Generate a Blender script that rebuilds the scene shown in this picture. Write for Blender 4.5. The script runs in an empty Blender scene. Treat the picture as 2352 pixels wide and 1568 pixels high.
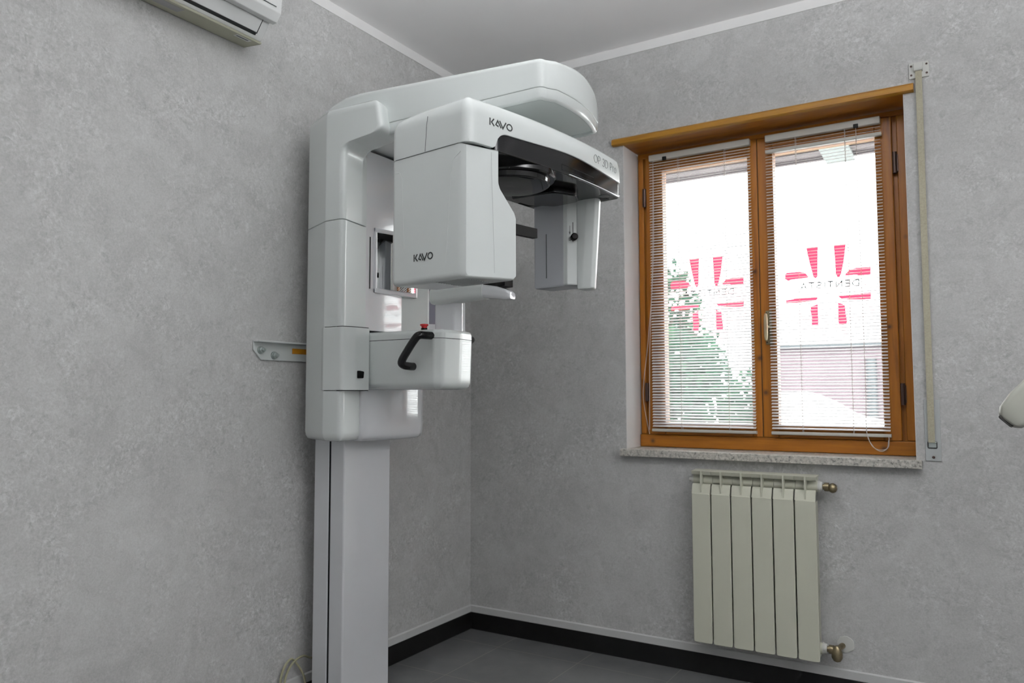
import bpy, bmesh, math, random
from mathutils import Vector, Matrix
random.seed(7)
S = bpy.context.scene
COL = S.collection

# ------------------------------------------------------------------ camera, sky, light, exposure
F_PX = 1760.46
cam_d = bpy.data.cameras.new('camera'); cam = bpy.data.objects.new('camera', cam_d); COL.objects.link(cam)
cam_d.sensor_width = 36.0; cam_d.lens = F_PX / 2352 * 36.0
cam_d.clip_start = 0.02; cam_d.clip_end = 200
CAM = Vector((2.1831, -3.1598, 1.1481))
_h, _p, _r = math.radians(121.5645), math.radians(3.7992), math.radians(-0.1282)
fw = Vector((math.cos(_h)*math.cos(_p), math.sin(_h)*math.cos(_p), math.sin(_p)))
rt = Vector((math.sin(_h), -math.cos(_h), 0)); up = rt.cross(fw)
rt2 = rt*math.cos(_r) + up*math.sin(_r); up2 = -rt*math.sin(_r) + up*math.cos(_r)
M = Matrix((rt2, up2, -fw)).transposed().to_4x4(); M.translation = CAM
cam.matrix_world = M
cam_d.dof.use_dof = True; cam_d.dof.focus_distance = 2.35; cam_d.dof.aperture_fstop = 3.2
S.camera = cam

world = bpy.data.worlds.new('overcast_sky'); S.world = world; world.use_nodes = True
wn = world.node_tree; wn.nodes.clear()
wo = wn.nodes.new('ShaderNodeOutputWorld'); wb = wn.nodes.new('ShaderNodeBackground')
wb.inputs['Color'].default_value = (0.98, 0.985, 0.985, 1); wb.inputs['Strength'].default_value = 14.5
wn.links.new(wb.outputs[0], wo.inputs[0])
S.view_settings.view_transform = 'Standard'; S.view_settings.look = 'None'
S.view_settings.gamma = 1.0; S.view_settings.use_curve_mapping = False
S.view_settings.exposure = 0.0
try:
    S.cycles.max_bounces = 12; S.cycles.diffuse_bounces = 7; S.cycles.glossy_bounces = 5
    S.cycles.transparent_max_bounces = 16; S.cycles.caustics_reflective = False
    S.cycles.sample_clamp_indirect = 6.0; S.cycles.use_denoising = True
except Exception: pass

def portal(name, loc, rot, sx, sy):
    d = bpy.data.lights.new(name, 'AREA'); d.shape = 'RECTANGLE'; d.size = sx; d.size_y = sy
    d.energy = 1.0; d.cycles.is_portal = True
    o = bpy.data.objects.new(name, d); COL.objects.link(o); o.location = loc; o.rotation_euler = rot
portal('daylight_window_portal', (1.39, 0.33, 1.58), (math.radians(90), 0, math.radians(180)), 1.16, 1.42)
FILL_LAMPS = [(3.75, -2.40, 1.95, 108.0, 'added fill lamp as a white linear pendant close to the right wall, out of view'),
            (1.60, -1.85, 2.28, 55.0, 'added fill lamp as a white linear pendant above the view, between camera and x-ray machine')]
for lx, ly, lz, watts, _ in FILL_LAMPS:  # added up-lights out of view, invented to brighten the ceiling and walls
    d = bpy.data.lights.new('fill_up_light', 'AREA'); d.shape = 'RECTANGLE'; d.size = .74; d.size_y = .13; d.energy = watts; d.color = (.965, .985, 1.0)
    o = bpy.data.objects.new('fill_up_light', d); COL.objects.link(o); o.location = (lx, ly, lz+.045); o.rotation_euler = (math.pi, 0, 0)

# ------------------------------------------------------------------ materials
def nt(name):
    m = bpy.data.materials.new(name); m.use_nodes = True
    n = m.node_tree; n.nodes.clear()
    out = n.nodes.new('ShaderNodeOutputMaterial')
    return m, n, out
def N(n, typ, **kw):
    x = n.nodes.new(typ)
    for k, v in kw.items(): setattr(x, k, v)
    return x
def mathn(n, op, a, b=None, clamp=False):
    x = N(n, 'ShaderNodeMath', operation=op); x.use_clamp = clamp
    for i, v in enumerate((a, b)):
        if v is None: continue
        if isinstance(v, (int, float)): x.inputs[i].default_value = v
        else: n.links.new(v, x.inputs[i])
    return x.outputs[0]
def ramp(n, fac, stops):
    r = N(n, 'ShaderNodeValToRGB'); n.links.new(fac, r.inputs[0])
    e = r.color_ramp.elements
    while len(e) > 1: e.remove(e[-1])
    e[0].position = stops[0][0]; e[0].color = (*stops[0][1], 1)
    for p, c in stops[1:]:
        q = e.new(p); q.color = (*c, 1)
    return r.outputs[0]
def mixc(n, fac, a, b, mode='MIX'):
    x = N(n, 'ShaderNodeMix', data_type='RGBA', blend_type=mode)
    for s, v in ((0, fac), (6, a), (7, b)):
        if isinstance(v, (int, float)): x.inputs[s].default_value = v
        elif isinstance(v, tuple): x.inputs[s].default_value = (*v, 1)
        else: n.links.new(v, x.inputs[s])
    return x.outputs[2]
def noise(n, vec, scale, detail=4, rough=.55, dist=0.0):
    x = N(n, 'ShaderNodeTexNoise'); x.inputs['Scale'].default_value = scale; x.inputs['Detail'].default_value = detail
    x.inputs['Roughness'].default_value = rough; x.inputs['Distortion'].default_value = dist
    n.links.new(vec, x.inputs['Vector']); return x.outputs['Fac']
def pos(n): return N(n, 'ShaderNodeNewGeometry').outputs['Position']

def simple(name, col, rough=.5, metal=0.0, coat=0.0, vary=.03, scale=20, bump=0.0, spec=.5):
    m, n, out = nt(name)
    b = N(n, 'ShaderNodeBsdfPrincipled'); n.links.new(b.outputs[0], out.inputs[0])
    f = noise(n, pos(n), scale, 3)
    d = tuple(max(0, c*(1-vary)) for c in col); l = tuple(min(1, c*(1+vary)) for c in col)
    n.links.new(ramp(n, f, [(.3, d), (.7, l)]), b.inputs['Base Color'])
    b.inputs['Roughness'].default_value = rough; b.inputs['Metallic'].default_value = metal
    b.inputs['Coat Weight'].default_value = coat; b.inputs['Coat Roughness'].default_value = .04
    b.inputs['Specular IOR Level'].default_value = spec
    if bump:
        bp = N(n, 'ShaderNodeBump'); bp.inputs['Strength'].default_value = bump; bp.inputs['Distance'].default_value = .002
        n.links.new(f, bp.inputs['Height']); n.links.new(bp.outputs[0], b.inputs['Normal'])
    return m

def stucco(name, base, light, dark):
    m, n, out = nt(name)
    b = N(n, 'ShaderNodeBsdfPrincipled'); n.links.new(b.outputs[0], out.inputs[0])
    p = pos(n)
    big = noise(n, p, 1.3, 4, .6, .6)
    tone = ramp(n, big, [(.28, tuple(c*.94 for c in base)), (.5, base), (.72, tuple(c*1.05 for c in base))])
    # trowelled lime: soft clouds, drifting patches of short light worm-like flecks, small dark pits
    cloud = ramp(n, noise(n, p, 7.0, 5, .62, 1.0), [(.34, (0, 0, 0)), (.68, (1, 1, 1))])
    patch = ramp(n, noise(n, p, 3.1, 4, .62, 1.2), [(.40, (0.10,)*3), (.50, (.4,)*3), (.66, (1, 1, 1))])
    w = noise(n, p, 20.0, 4, .58, 1.1)
    rid = mathn(n, 'ABSOLUTE', mathn(n, 'SUBTRACT', w, .52))
    gate = ramp(n, noise(n, p, 24.0, 3, .6, .5), [(.46, (0, 0, 0)), (.60, (1, 1, 1))])
    worm = mathn(n, 'MULTIPLY', ramp(n, rid, [(0.0, (1, 1, 1)), (.028, (.6,)*3), (.055, (0, 0, 0))]), gate)
    spot = ramp(n, noise(n, p, 46.0, 4, .62, .8), [(.52, (0, 0, 0)), (.68, (1, 1, 1))])
    fle = mathn(n, 'MULTIPLY', mathn(n, 'ADD', mathn(n, 'MULTIPLY', worm, .9), mathn(n, 'MULTIPLY', spot, .5), clamp=True), patch)
    c1 = mixc(n, mathn(n, 'MULTIPLY', cloud, .36), tone, light)
    c1 = mixc(n, mathn(n, 'MULTIPLY', fle, .9), c1, light)
    dk = ramp(n, noise(n, p, 38.0, 4, .62, .9), [(.32, (1, 1, 1)), (.46, (0, 0, 0))])
    c2 = mixc(n, mathn(n, 'MULTIPLY', mathn(n, 'MULTIPLY', dk, mathn(n, 'ADD', mathn(n, 'MULTIPLY', patch, .8), .25)), .65), c1, dark)
    grain = noise(n, p, 88.0, 4, .62, .5)
    c2 = mixc(n, mathn(n, 'ADD', mathn(n, 'MULTIPLY', patch, .24), .05), c2, ramp(n, grain, [(.36, dark), (.5, base), (.62, light)]))
    fine = noise(n, p, 170, 3, .6)
    c3 = mixc(n, .16, c2, ramp(n, fine, [(.3, dark), (.7, light)]))
    n.links.new(c3, b.inputs['Base Color'])
    b.inputs['Roughness'].default_value = .62; b.inputs['Specular IOR Level'].default_value = .35
    bp = N(n, 'ShaderNodeBump'); bp.inputs['Strength'].default_value = .35; bp.inputs['Distance'].default_value = .0015
    n.links.new(mathn(n, 'ADD', mathn(n, 'ADD', fle, mathn(n, 'MULTIPLY', grain, .8)), mathn(n, 'MULTIPLY', fine, .25)), bp.inputs['Height']); n.links.new(bp.outputs[0], b.inputs['Normal'])
    return m

def wood(name, axis, knots=(), base=(.275, .094, .007), dark=(.115, .030, .003), hi=(.36, .140, .012)):
    m, n, out = nt(name)
    b = N(n, 'ShaderNodeBsdfPrincipled'); n.links.new(b.outputs[0], out.inputs[0])
    p = pos(n)
    mp = N(n, 'ShaderNodeMapping'); n.links.new(p, mp.inputs['Vector'])
    sc = [26, 26, 26]; sc['xyz'.index(axis)] = 1.6
    mp.inputs['Scale'].default_value = sc
    g = noise(n, mp.outputs[0], 1.0, 5, .55, .9)
    g2 = noise(n, mp.outputs[0], 4.0, 3, .5, .3)
    c = ramp(n, g, [(.28, dark), (.44, base), (.60, base), (.75, hi)])
    c = mixc(n, .22, c, ramp(n, g2, [(.35, dark), (.65, hi)]))
    for k, rr in knots:
        d = N(n, 'ShaderNodeVectorMath', operation='DISTANCE'); n.links.new(p, d.inputs[0]); d.inputs[1].default_value = k
        r = ramp(n, mathn(n, 'DIVIDE', d.outputs['Value'], rr*2.2), [(.25, (1, 1, 1)), (.52, (.45,)*3), (1.0, (0, 0, 0))])
        c = mixc(n, mathn(n, 'MULTIPLY', r, .85), c, (.035, .010, .006))
    n.links.new(c, b.inputs['Base Color'])
    b.inputs['Roughness'].default_value = .42; b.inputs['Specular IOR Level'].default_value = .28; b.inputs['Coat Weight'].default_value = .04; b.inputs['Coat Roughness'].default_value = .2
    return m

def granite():
    m, n, out = nt('granite')
    b = N(n, 'ShaderNodeBsdfPrincipled'); n.links.new(b.outputs[0], out.inputs[0])
    p = pos(n)
    c = ramp(n, noise(n, p, 95, 4, .65), [(.33, (.11, .11, .105)), (.43, (.36, .345, .31)), (.58, (.50, .48, .44)), (.72, (.66, .64, .60))])
    v = N(n, 'ShaderNodeTexVoronoi'); v.inputs['Scale'].default_value = 110; n.links.new(p, v.inputs['Vector'])
    k = ramp(n, v.outputs['Distance'], [(.10, (1, 1, 1)), (.24, (0, 0, 0))])
    c = mixc(n, mathn(n, 'MULTIPLY', k, .7), c, (.08, .08, .08))
    n.links.new(c, b.inputs['Base Color']); b.inputs['Roughness'].default_value = .45
    return m

def tiles():
    m, n, out = nt('floor_tiles')
    b = N(n, 'ShaderNodeBsdfPrincipled'); n.links.new(b.outputs[0], out.inputs[0])
    p = pos(n)
    sx = N(n, 'ShaderNodeSeparateXYZ'); n.links.new(p, sx.inputs[0])
    def line(o, off):
        f = mathn(n, 'FRACT', mathn(n, 'DIVIDE', mathn(n, 'SUBTRACT', o, off), .4))
        d = mathn(n, 'ABSOLUTE', mathn(n, 'SUBTRACT', f, .5))
        return mathn(n, 'GREATER_THAN', d, .5 - .0045)
    g = mathn(n, 'MAXIMUM', line(sx.outputs[0], .27 - 4.0), line(sx.outputs[1], -.57 - 8.0))
    t = ramp(n, noise(n, p, 6, 6, .6, .4), [(.3, (.115, .117, .12)), (.7, (.138, .140, .142))])
    n.links.new(mixc(n, g, t, (.085, .08, .072)), b.inputs['Base Color'])
    n.links.new(mathn(n, 'ADD', mathn(n, 'MULTIPLY', g, .4), .22), b.inputs['Roughness'])
    return m

def glass():
    m, n, out = nt('window_glass')
    t = N(n, 'ShaderNodeBsdfTransparent'); g = N(n, 'ShaderNodeBsdfGlossy'); g.inputs['Roughness'].default_value = .0
    f = noise(n, pos(n), 3, 2)
    n.links.new(ramp(n, f, [(.3, (.95, .97, .965)), (.7, (.965, .98, .975))]), t.inputs[0])
    mx = N(n, 'ShaderNodeMixShader'); fr = N(n, 'ShaderNodeFresnel'); fr.inputs[0].default_value = 1.45
    n.links.new(fr.outputs[0], mx.inputs[0]); n.links.new(t.outputs[0], mx.inputs[1]); n.links.new(g.outputs[0], mx.inputs[2])
    n.links.new(mx.outputs[0], out.inputs[0]); return m

def film(name, col, trans):
    m, n, out = nt(name)
    d = N(n, 'ShaderNodeBsdfDiffuse'); t = N(n, 'ShaderNodeBsdfTranslucent'); mx = N(n, 'ShaderNodeMixShader')
    c = ramp(n, noise(n, pos(n), 14, 2), [(.3, tuple(x*.96 for x in col)), (.7, col)])
    n.links.new(c, d.inputs[0]); n.links.new(c, t.inputs[0]); mx.inputs[0].default_value = trans
    n.links.new(d.outputs[0], mx.inputs[1]); n.links.new(t.outputs[0], mx.inputs[2]); n.links.new(mx.outputs[0], out.inputs[0])
    return m

def leafmat():
    m, n, out = nt('foliage')
    d = N(n, 'ShaderNodeBsdfDiffuse'); t = N(n, 'ShaderNodeBsdfTranslucent'); mx = N(n, 'ShaderNodeMixShader'); mx.inputs[0].default_value = .3
    c = ramp(n, noise(n, pos(n), 4, 4), [(.3, (.010, .030, .020)), (.55, (.022, .060, .036)), (.75, (.05, .11, .055))])
    n.links.new(c, d.inputs[0]); n.links.new(c, t.inputs[0])
    n.links.new(d.outputs[0], mx.inputs[1]); n.links.new(t.outputs[0], mx.inputs[2]); n.links.new(mx.outputs[0], out.inputs[0])
    return m

MAT = dict(
    stucco=stucco('grey_stucco', (.42, .417, .412), (.71, .715, .71), (.26, .255, .25)),
    white_paint=simple('white_wall_paint', (.76, .755, .75), .6, vary=.02, scale=9, bump=.1),
    band_paint=simple('pale_band_paint', (.55, .555, .55), .55, vary=.02, scale=9),
    ceiling=simple('ceiling_paint', (.90, .89, .89), .8, vary=.012, scale=3),
    floor=tiles(), skirting=simple('black_skirting', (.006, .006, .006), .35, vary=.2, scale=12, spec=.25),
    woodz=wood('varnished_wood_upright', 'z', [((1.392-.012, .15, 1.29), .009), ((1.402, .15, 1.145), .0085), ((1.368, .15, 1.66), .007), ((1.945, .15, 1.75), .007), ((1.878, .15, 1.40), .007)]),
    woodx=wood('varnished_wood_rail', 'x', [((.897, .15, .928), .008), ((1.845, .15, .925), .009)]),
    lintel=wood('honey_wood_board', 'x', (), (.31, .142, .008), (.24, .098, .006), (.38, .185, .012)),
    granite=granite(), glass=glass(),
    machine=simple('white_gloss_plastic', (.70, .735, .725), .24, coat=.35, vary=.008, scale=5),
    machine2=simple('white_panel_plastic', (.70, .71, .735), .10, coat=.9, vary=.008, scale=5),
    matte_white=simple('white_satin_plastic', (.68, .71, .70), .35, vary=.01, scale=8),
    lilac=simple('grey_sensor_cover', (.40, .41, .44), .30, coat=.2, vary=.015, scale=8),
    seam=simple('dark_gap', (.010, .011, .011), .7, spec=.2, vary=.1),
    black=simple('black_gloss_plastic', (.006, .006, .0065), .09, spec=.35, coat=.0, vary=.15),
    blackm=simple('black_rubber', (.004, .004, .004), .45, spec=.12, vary=.2, scale=60),
    screen=simple('display_glass', (.115, .11, .15), .18, coat=.6, vary=.03),
    mirror=simple('mirror_glass', (.80, .82, .82), .015, metal=1.0, vary=.01),
    red=simple('red_button_plastic', (.45, .012, .015), .35, vary=.05),
    ink=simple('black_print', (.012, .014, .014), .5, vary=.1),
    greyink=simple('grey_print', (.09, .10, .10), .5, vary=.1),
    steel=simple('zinc_steel', (.50, .55, .54), .35, metal=.85, vary=.08, scale=40),
    orange=simple('amber_label', (.52, .21, .008), .5, vary=.08, scale=60),
    radiator=simple('cream_enamel', (.56, .562, .465), .42, vary=.015, scale=6),
    bronze=simple('tarnished_brass', (.20, .165, .10), .38, metal=.85, vary=.25, scale=50),
    whiteplastic=simple('aged_white_plastic', (.60, .60, .57), .45, vary=.03),
    plateplastic=simple('pale_grey_plastic', (.42, .44, .44), .42, vary=.02),
    strap=simple('beige_webbing', (.36, .335, .25), .8, vary=.12, scale=160, bump=.3),
    cable=simple('beige_cable_sheath', (.30, .29, .19), .45, vary=.05),
    acwhite=simple('air_conditioner_plastic', (.62, .625, .62), .38, vary=.01, scale=7),
    acbeige=simple('yellowed_plastic', (.43, .425, .33), .5, vary=.08, scale=9),
    aclabel=simple('grey_sticker', (.36, .35, .36), .5, vary=.05),
    slat=simple('blind_slat_enamel', (.86, .85, .86), .4, vary=.02),
    rail=simple('blind_rail_enamel', (.50, .49, .45), .4, vary=.02),
    cord=simple('blind_cord', (.55, .50, .47), .8, vary=.05),
    brass=simple('aged_gilt', (.62, .54, .36), .28, metal=.9, vary=.08, scale=30),
    brassplate=simple('antique_brass_plate', (.21, .17, .095), .42, metal=.6, vary=.12, scale=40),
    hinge=simple('dark_hinge_steel', (.05, .03, .025), .35, metal=.6, vary=.1),
    redfilm=film('red_window_film', (.95, .21, .32), .94), blackfilm=film('dark_window_film', (.03, .05, .05), .05),
    cream=simple('cream_equipment_plastic', (.40, .405, .355), .4, vary=.02),
    grille=simple('dark_grille', (.02, .02, .014), .5, vary=.3, scale=120),
    plaster_out=simple('pale_render', (.62, .60, .60), .8, vary=.06, scale=2),
    pink_out=simple('mauve_render', (.085, .062, .072), .85, vary=.12, scale=2),
    eave=simple('eave_boards', (.062, .050, .053), .8, vary=.2, scale=6),
    skylight=simple('milky_roof_sheet', (.075, .088, .085), .5, vary=.1, scale=6),
    awning=simple('white_canvas', (.75, .75, .74), .8, vary=.02),
    dark_out=simple('dark_metal_outside', (.02, .026, .03), .5, vary=.1),
    ground_out=simple('pale_paving', (.60, .60, .585), .9, vary=.1, scale=3),
    leaf=leafmat(), bark=simple('tree_bark', (.06, .045, .03), .9, vary=.3, scale=20),
)

# ------------------------------------------------------------------ mesh helpers (all in world coordinates)
ORG = {}
def empty(name, loc, label, cat, group=None):
    o = bpy.data.objects.new(name, None); COL.objects.link(o); o.location = loc; o.empty_display_size = .1
    o['label'] = label; o['category'] = cat
    if group: o['group'] = group
    ORG[o.name] = Vector(loc); return o
def obj(name, bm, mat, parent=None, bevel=0, segs=3, smooth=True, angle=40, label=None, origin=None, recalc=True):
    if recalc: bmesh.ops.recalc_face_normals(bm, faces=bm.faces)
    if parent is not None: og = ORG[parent.name]
    elif origin is not None: og = Vector(origin)
    else:
        xs = [v.co for v in bm.verts]
        og = Vector(((min(v.x for v in xs)+max(v.x for v in xs))/2, (min(v.y for v in xs)+max(v.y for v in xs))/2, min(v.z for v in xs)))
    bm.transform(Matrix.Translation(-og))
    me = bpy.data.meshes.new(name); bm.to_mesh(me); bm.free()
    me.materials.append(MAT[mat])
    o = bpy.data.objects.new(name, me); COL.objects.link(o); ORG[o.name] = og
    if parent is not None: o.parent = parent
    else: o.location = og
    if smooth:
        me.shade_smooth(); me.set_sharp_from_angle(angle=math.radians(angle))
        if not bevel:
            w = o.modifiers.new('weighted', 'WEIGHTED_NORMAL'); w.keep_sharp = True; w.weight = 90; w.thresh = .01
    if bevel:
        b = o.modifiers.new('bevel', 'BEVEL'); b.width = bevel; b.segments = segs; b.limit_method = 'ANGLE'; b.angle_limit = math.radians(35)
        b.harden_normals = False
        me.shade_smooth(); 
        for e in me.attributes:
            if e.name == 'sharp_edge': me.attributes.remove(e); break
        w = o.modifiers.new('weighted', 'WEIGHTED_NORMAL'); w.keep_sharp = False; w.weight = 80
    if label: o['label'] = label
    return o
def tag(o, label, cat, group=None):
    o['label'] = label; o['category'] = cat
    if group: o['group'] = group
    return o
def struct(name, bm, mat, parent=None, **k):
    o = obj(name, bm, mat, parent, **k)
    if o.parent is None: o['kind'] = 'structure'
    return o
def B(): return bmesh.new()
def box(bm, x0, x1, y0, y1, z0, z1):
    v = [bm.verts.new((x, y, z)) for x in (x0, x1) for y in (y0, y1) for z in (z0, z1)]
    for f in ((0,1,3,2),(4,6,7,5),(0,4,5,1),(2,3,7,6),(0,2,6,4),(1,5,7,3)): bm.faces.new([v[i] for i in f])
    return bm
def prism(bm, poly, ax, a, b):
    """poly: 2-D points in the two axes other than ax (cyclic xyz order kept), extruded a..b along ax."""
    def p3(u, v, w):
        return {'x': (w, u, v), 'y': (u, w, v), 'z': (u, v, w)}[ax]
    lo = [bm.verts.new(p3(u, v, a)) for u, v in poly]; hi = [bm.verts.new(p3(u, v, b)) for u, v in poly]
    bm.faces.new(lo); bm.faces.new(hi[::-1])
    for i in range(len(poly)):
        j = (i+1) % len(poly); bm.faces.new((lo[i], hi[i], hi[j], lo[j]))
    return bm
def inset(poly, d):
    n = len(poly); area = sum(poly[i][0]*poly[(i+1)%n][1]-poly[(i+1)%n][0]*poly[i][1] for i in range(n)); sg = 1 if area > 0 else -1
    out = []
    for i in range(n):
        p0, p1, p2 = Vector(poly[i-1]), Vector(poly[i]), Vector(poly[(i+1)%n])
        a = (p1-p0).normalized(); b = (p2-p1).normalized()
        na = Vector((-a.y, a.x))*sg; nb = Vector((-b.y, b.x))*sg
        m = na+nb; m = m/max(.35, m.length_squared/2) if m.length > 1e-6 else na
        q = p1 + m*d; out.append((q.x, q.y))
    return out
def rounded(poly, rads, seg=6):
    out = []; n = len(poly)
    if not isinstance(rads, (list, tuple)): rads = [rads]*n
    for i in range(n):
        p0, p1, p2 = Vector(poly[i-1]), Vector(poly[i]), Vector(poly[(i+1)%n]); r = rads[i]
        if r <= 0: out.append(tuple(p1)); continue
        a = (p0-p1); b = (p2-p1); ang = a.angle(b); t = min(r/math.tan(ang/2), .48*a.length, .48*b.length)
        s = p1 + a.normalized()*t; e = p1 + b.normalized()*t
        for k in range(seg+1):
            u = k/seg; q = s*(1-u)**2 + p1*2*u*(1-u) + e*u*u; out.append((q.x, q.y))
    return out
def loft(bm, rings, cap0=True, cap1=True):
    vs = [[bm.verts.new(p) for p in r] for r in rings]; n = len(rings[0])
    for a, b in zip(vs, vs[1:]):
        for i in range(n):
            j = (i+1) % n; bm.faces.new((a[i], a[j], b[j], b[i]))
    if cap0: bm.faces.new(vs[0][::-1])
    if cap1: bm.faces.new(vs[-1])
    return bm
def plan_loft(bm, poly, levels, fn=None, cap0=True, cap1=True):
    """levels: (inset, z or callable(x,y)->z); fn maps (a,b,z) to world."""
    rings = []
    for d, z in levels:
        pl = inset(poly, d) if d else poly
        rings.append([(fn or (lambda a, b, c: (a, b, c)))(a, b, z(a, b) if callable(z) else z) for a, b in pl])
    return loft(bm, rings, cap0, cap1)
def smoothpath(pts, n=6):
    P = [Vector(p) for p in pts]; out = []
    for i in range(len(P)-1):
        p0 = P[max(i-1, 0)]; p1 = P[i]; p2 = P[i+1]; p3 = P[min(i+2, len(P)-1)]
        for k in range(n):
            t = k/n
            out.append(.5*((2*p1) + (p2-p0)*t + (2*p0-5*p1+4*p2-p3)*t*t + (3*p1-p0-3*p2+p3)*t**3))
    out.append(P[-1]); return out
def tube(bm, pts, r, seg=10, closed=False):
    P = [Vector(p) for p in pts]; rings = []; prev = None
    for i, p in enumerate(P):
        t = (P[min(i+1, len(P)-1)] - P[max(i-1, 0)]).normalized()
        if prev is None:
            u = t.orthogonal().normalized()
        else: u = (prev - t*prev.dot(t)).normalized()
        prev = u; w = t.cross(u); rr = r[i] if isinstance(r, (list, tuple)) else r
        rings.append([p + (u*math.cos(2*math.pi*k/seg) + w*math.sin(2*math.pi*k/seg))*rr for k in range(seg)])
    return loft(bm, rings)
def cyl(bm, p0, p1, r, seg=20, r1=None):
    return tube(bm, [p0, p1], [r, r if r1 is None else r1], seg)
def lathe(bm, p0, d, prof, seg=24):
    """prof: (distance along d, radius)"""
    d = Vector(d).normalized(); u = d.orthogonal().normalized(); w = d.cross(u); p0 = Vector(p0)
    return loft(bm, [[p0 + d*h + (u*math.cos(2*math.pi*k/seg)+w*math.sin(2*math.pi*k/seg))*max(r, 1e-4) for k in range(seg)] for h, r in prof])
def ribbon(bm, line, th, fn, h=.0007, sub=.004, cap=True):
    """flat stroke of width th along a 2-D polyline, mapped onto a surface by fn(a,b,height)."""
    P = [Vector(p) for p in line]; closed = (P[0]-P[-1]).length < 1e-7 and len(P) > 3
    if closed: P = P[:-1]
    Q = []
    for i in range(len(P) if closed else len(P)-1):
        a = P[i]; b = P[(i+1) % len(P)]; k = max(1, int((b-a).length/sub))
        Q += [(a+(b-a)*t/k, i) for t in range(k)]
    Q = [q for q, _ in Q]
    if not closed: Q.append(P[-1])
    n = len(Q); rows = []
    for i in range(n):
        pa = Q[i-1] if (closed or i) else None; pb = Q[(i+1) % n] if (closed or i < n-1) else None
        da = (Q[i]-pa).normalized() if pa is not None else (pb-Q[i]).normalized()
        db = (pb-Q[i]).normalized() if pb is not None else da
        na = Vector((-da.y, da.x)); nb = Vector((-db.y, db.x)); m = na+nb
        m = m/max(.3, m.length_squared/2) if m.length > 1e-6 else na
        e = [Q[i]+m*th/2, Q[i]-m*th/2]
        rows.append([bm.verts.new(fn(e[0].x, e[0].y, h)), bm.verts.new(fn(e[1].x, e[1].y, h)), bm.verts.new(fn(e[1].x, e[1].y, -h*.4)), bm.verts.new(fn(e[0].x, e[0].y, -h*.4))])
    for i in range(n if closed else n-1):
        a, b = rows[i], rows[(i+1) % n]
        for k in range(4): bm.faces.new((a[k], a[(k+1)%4], b[(k+1)%4], b[k]))
    if not closed:
        bm.faces.new(rows[0][::-1]); bm.faces.new(rows[-1])
    return bm
def arcpts(cx, cy, rx, ry, a0, a1, n=14):
    return [(cx+rx*math.cos(math.radians(a0+(a1-a0)*i/n)), cy+ry*math.sin(math.radians(a0+(a1-a0)*i/n))) for i in range(n+1)]
LET = {  # strokes in a cell one unit high; (advance, strokes)
    'O': (.98, [arcpts(.45, .5, .42, .5, 0, 360, 24)]),
    'P': (.72, [[(.05, 0), (.05, 1), (.30, 1)] + arcpts(.30, .72, .28, .28, 90, -90, 10)[1:] + [(.05, .44)]]),
    '3': (.68, [arcpts(.26, .75, .26, .25, 150, -80, 12) + arcpts(.26, .26, .29, .26, 80, -155, 12)]),
    'D': (.86, [[(.05, 0), (.05, 1), (.28, 1)] + arcpts(.28, .5, .46, .5, 90, -90, 14)[1:] + [(.05, 0)]]),
    'r': (.36, [[(.05, 0), (.05, .70)], [(.05, .45)] + arcpts(.30, .42, .25, .27, 170, 85, 6)]),
    'o': (.68, [arcpts(.33, .35, .29, .35, 0, 360, 20)]),
    'E': (.70, [[(.58, 1), (.05, 1), (.05, 0), (.58, 0)], [(.05, .52), (.52, .52)]]),
    'N': (.86, [[(.05, 0), (.05, 1), (.72, 0), (.72, 1)]]),
    'T': (.72, [[(.0, 1), (.66, 1)], [(.33, 1), (.33, 0)]]),
    'I': (.26, [[(.08, 0), (.08, 1)]]),
    'S': (.72, [arcpts(.32, .75, .26, .25, 30, 240, 10) + arcpts(.32, .25, .28, .25, 60, -150, 10)]),
    'A': (.84, [[(.0, 0), (.38, 1), (.76, 0)], [(.14, .33), (.62, .33)]]),
    ' ': (.34, []),
}
def lettering(bm, text, fn, x0, y0, h, th, gap=.12, width=None):
    tot = sum(LET[c][0]+gap for c in text)-gap
    sx = h if width is None else width/tot
    x = x0
    for c in text:
        adv, st = LET[c]
        for s in st: ribbon(bm, [(x+a*sx, y0+b*h) for a, b in s], th, fn)
        x += (adv+gap)*sx
    return bm
def kavo(bm, fn, x0, y0, w, h):
    """the wordmark: K with a detached bar, open A with an inner foot, V, O."""
    t = .185*h
    P = lambda L: [(x0+a*w, y0+b*h) for a, b in L]
    ribbon(bm, P([(.025, 0), (.025, 1)]), t, fn); ribbon(bm, P([(.19, 1.0), (.09, .48), (.20, 0)]), t, fn)
    ribbon(bm, P([(.36, .28), (.36, .14), (.27, .28), (.345, .92), (.49, .0)]), t*.95, fn)
    ribbon(bm, P([(.43, 1.0), (.565, .02), (.70, 1.0)]), t, fn)
    ribbon(bm, P(arcpts(.855, .5, .115, .43, 0, 360, 24)), t, fn)
    return bm

# ------------------------------------------------------------------ the room
H = 2.716; XR = 4.2; YB = -4.6; WT = .30
OX0, OX1, OZ0, OZ1 = .833, 1.966, .90, 2.262      # window opening
def wall_with_hole(ax, a, b, u0, u1, z1, hu0, hu1, hz0, hz1):
    bm = B()
    def add(p, q, r, s):
        if ax == 'y': box(bm, p, q, a, b, r, s)
        else: box(bm, a, b, p, q, r, s)
    add(u0, hu0, 0, z1); add(hu1, u1, 0, z1); add(hu0, hu1, 0, hz0); add(hu0, hu1, hz1, z1)
    return bm
struct('wall_front', wall_with_hole('y', 0, WT, -.3, XR+.3, H, OX0, OX1, OZ0-.03, OZ1+.03), 'stucco', smooth=False)
bm = B(); box(bm, -.3, 0, YB-.3, 0, 0, H); struct('wall_left', bm, 'stucco', smooth=False)
bm = B(); box(bm, XR, XR+.3, YB-.3, 0, 0, H); struct('wall_right', bm, 'white_paint', smooth=False)
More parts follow.
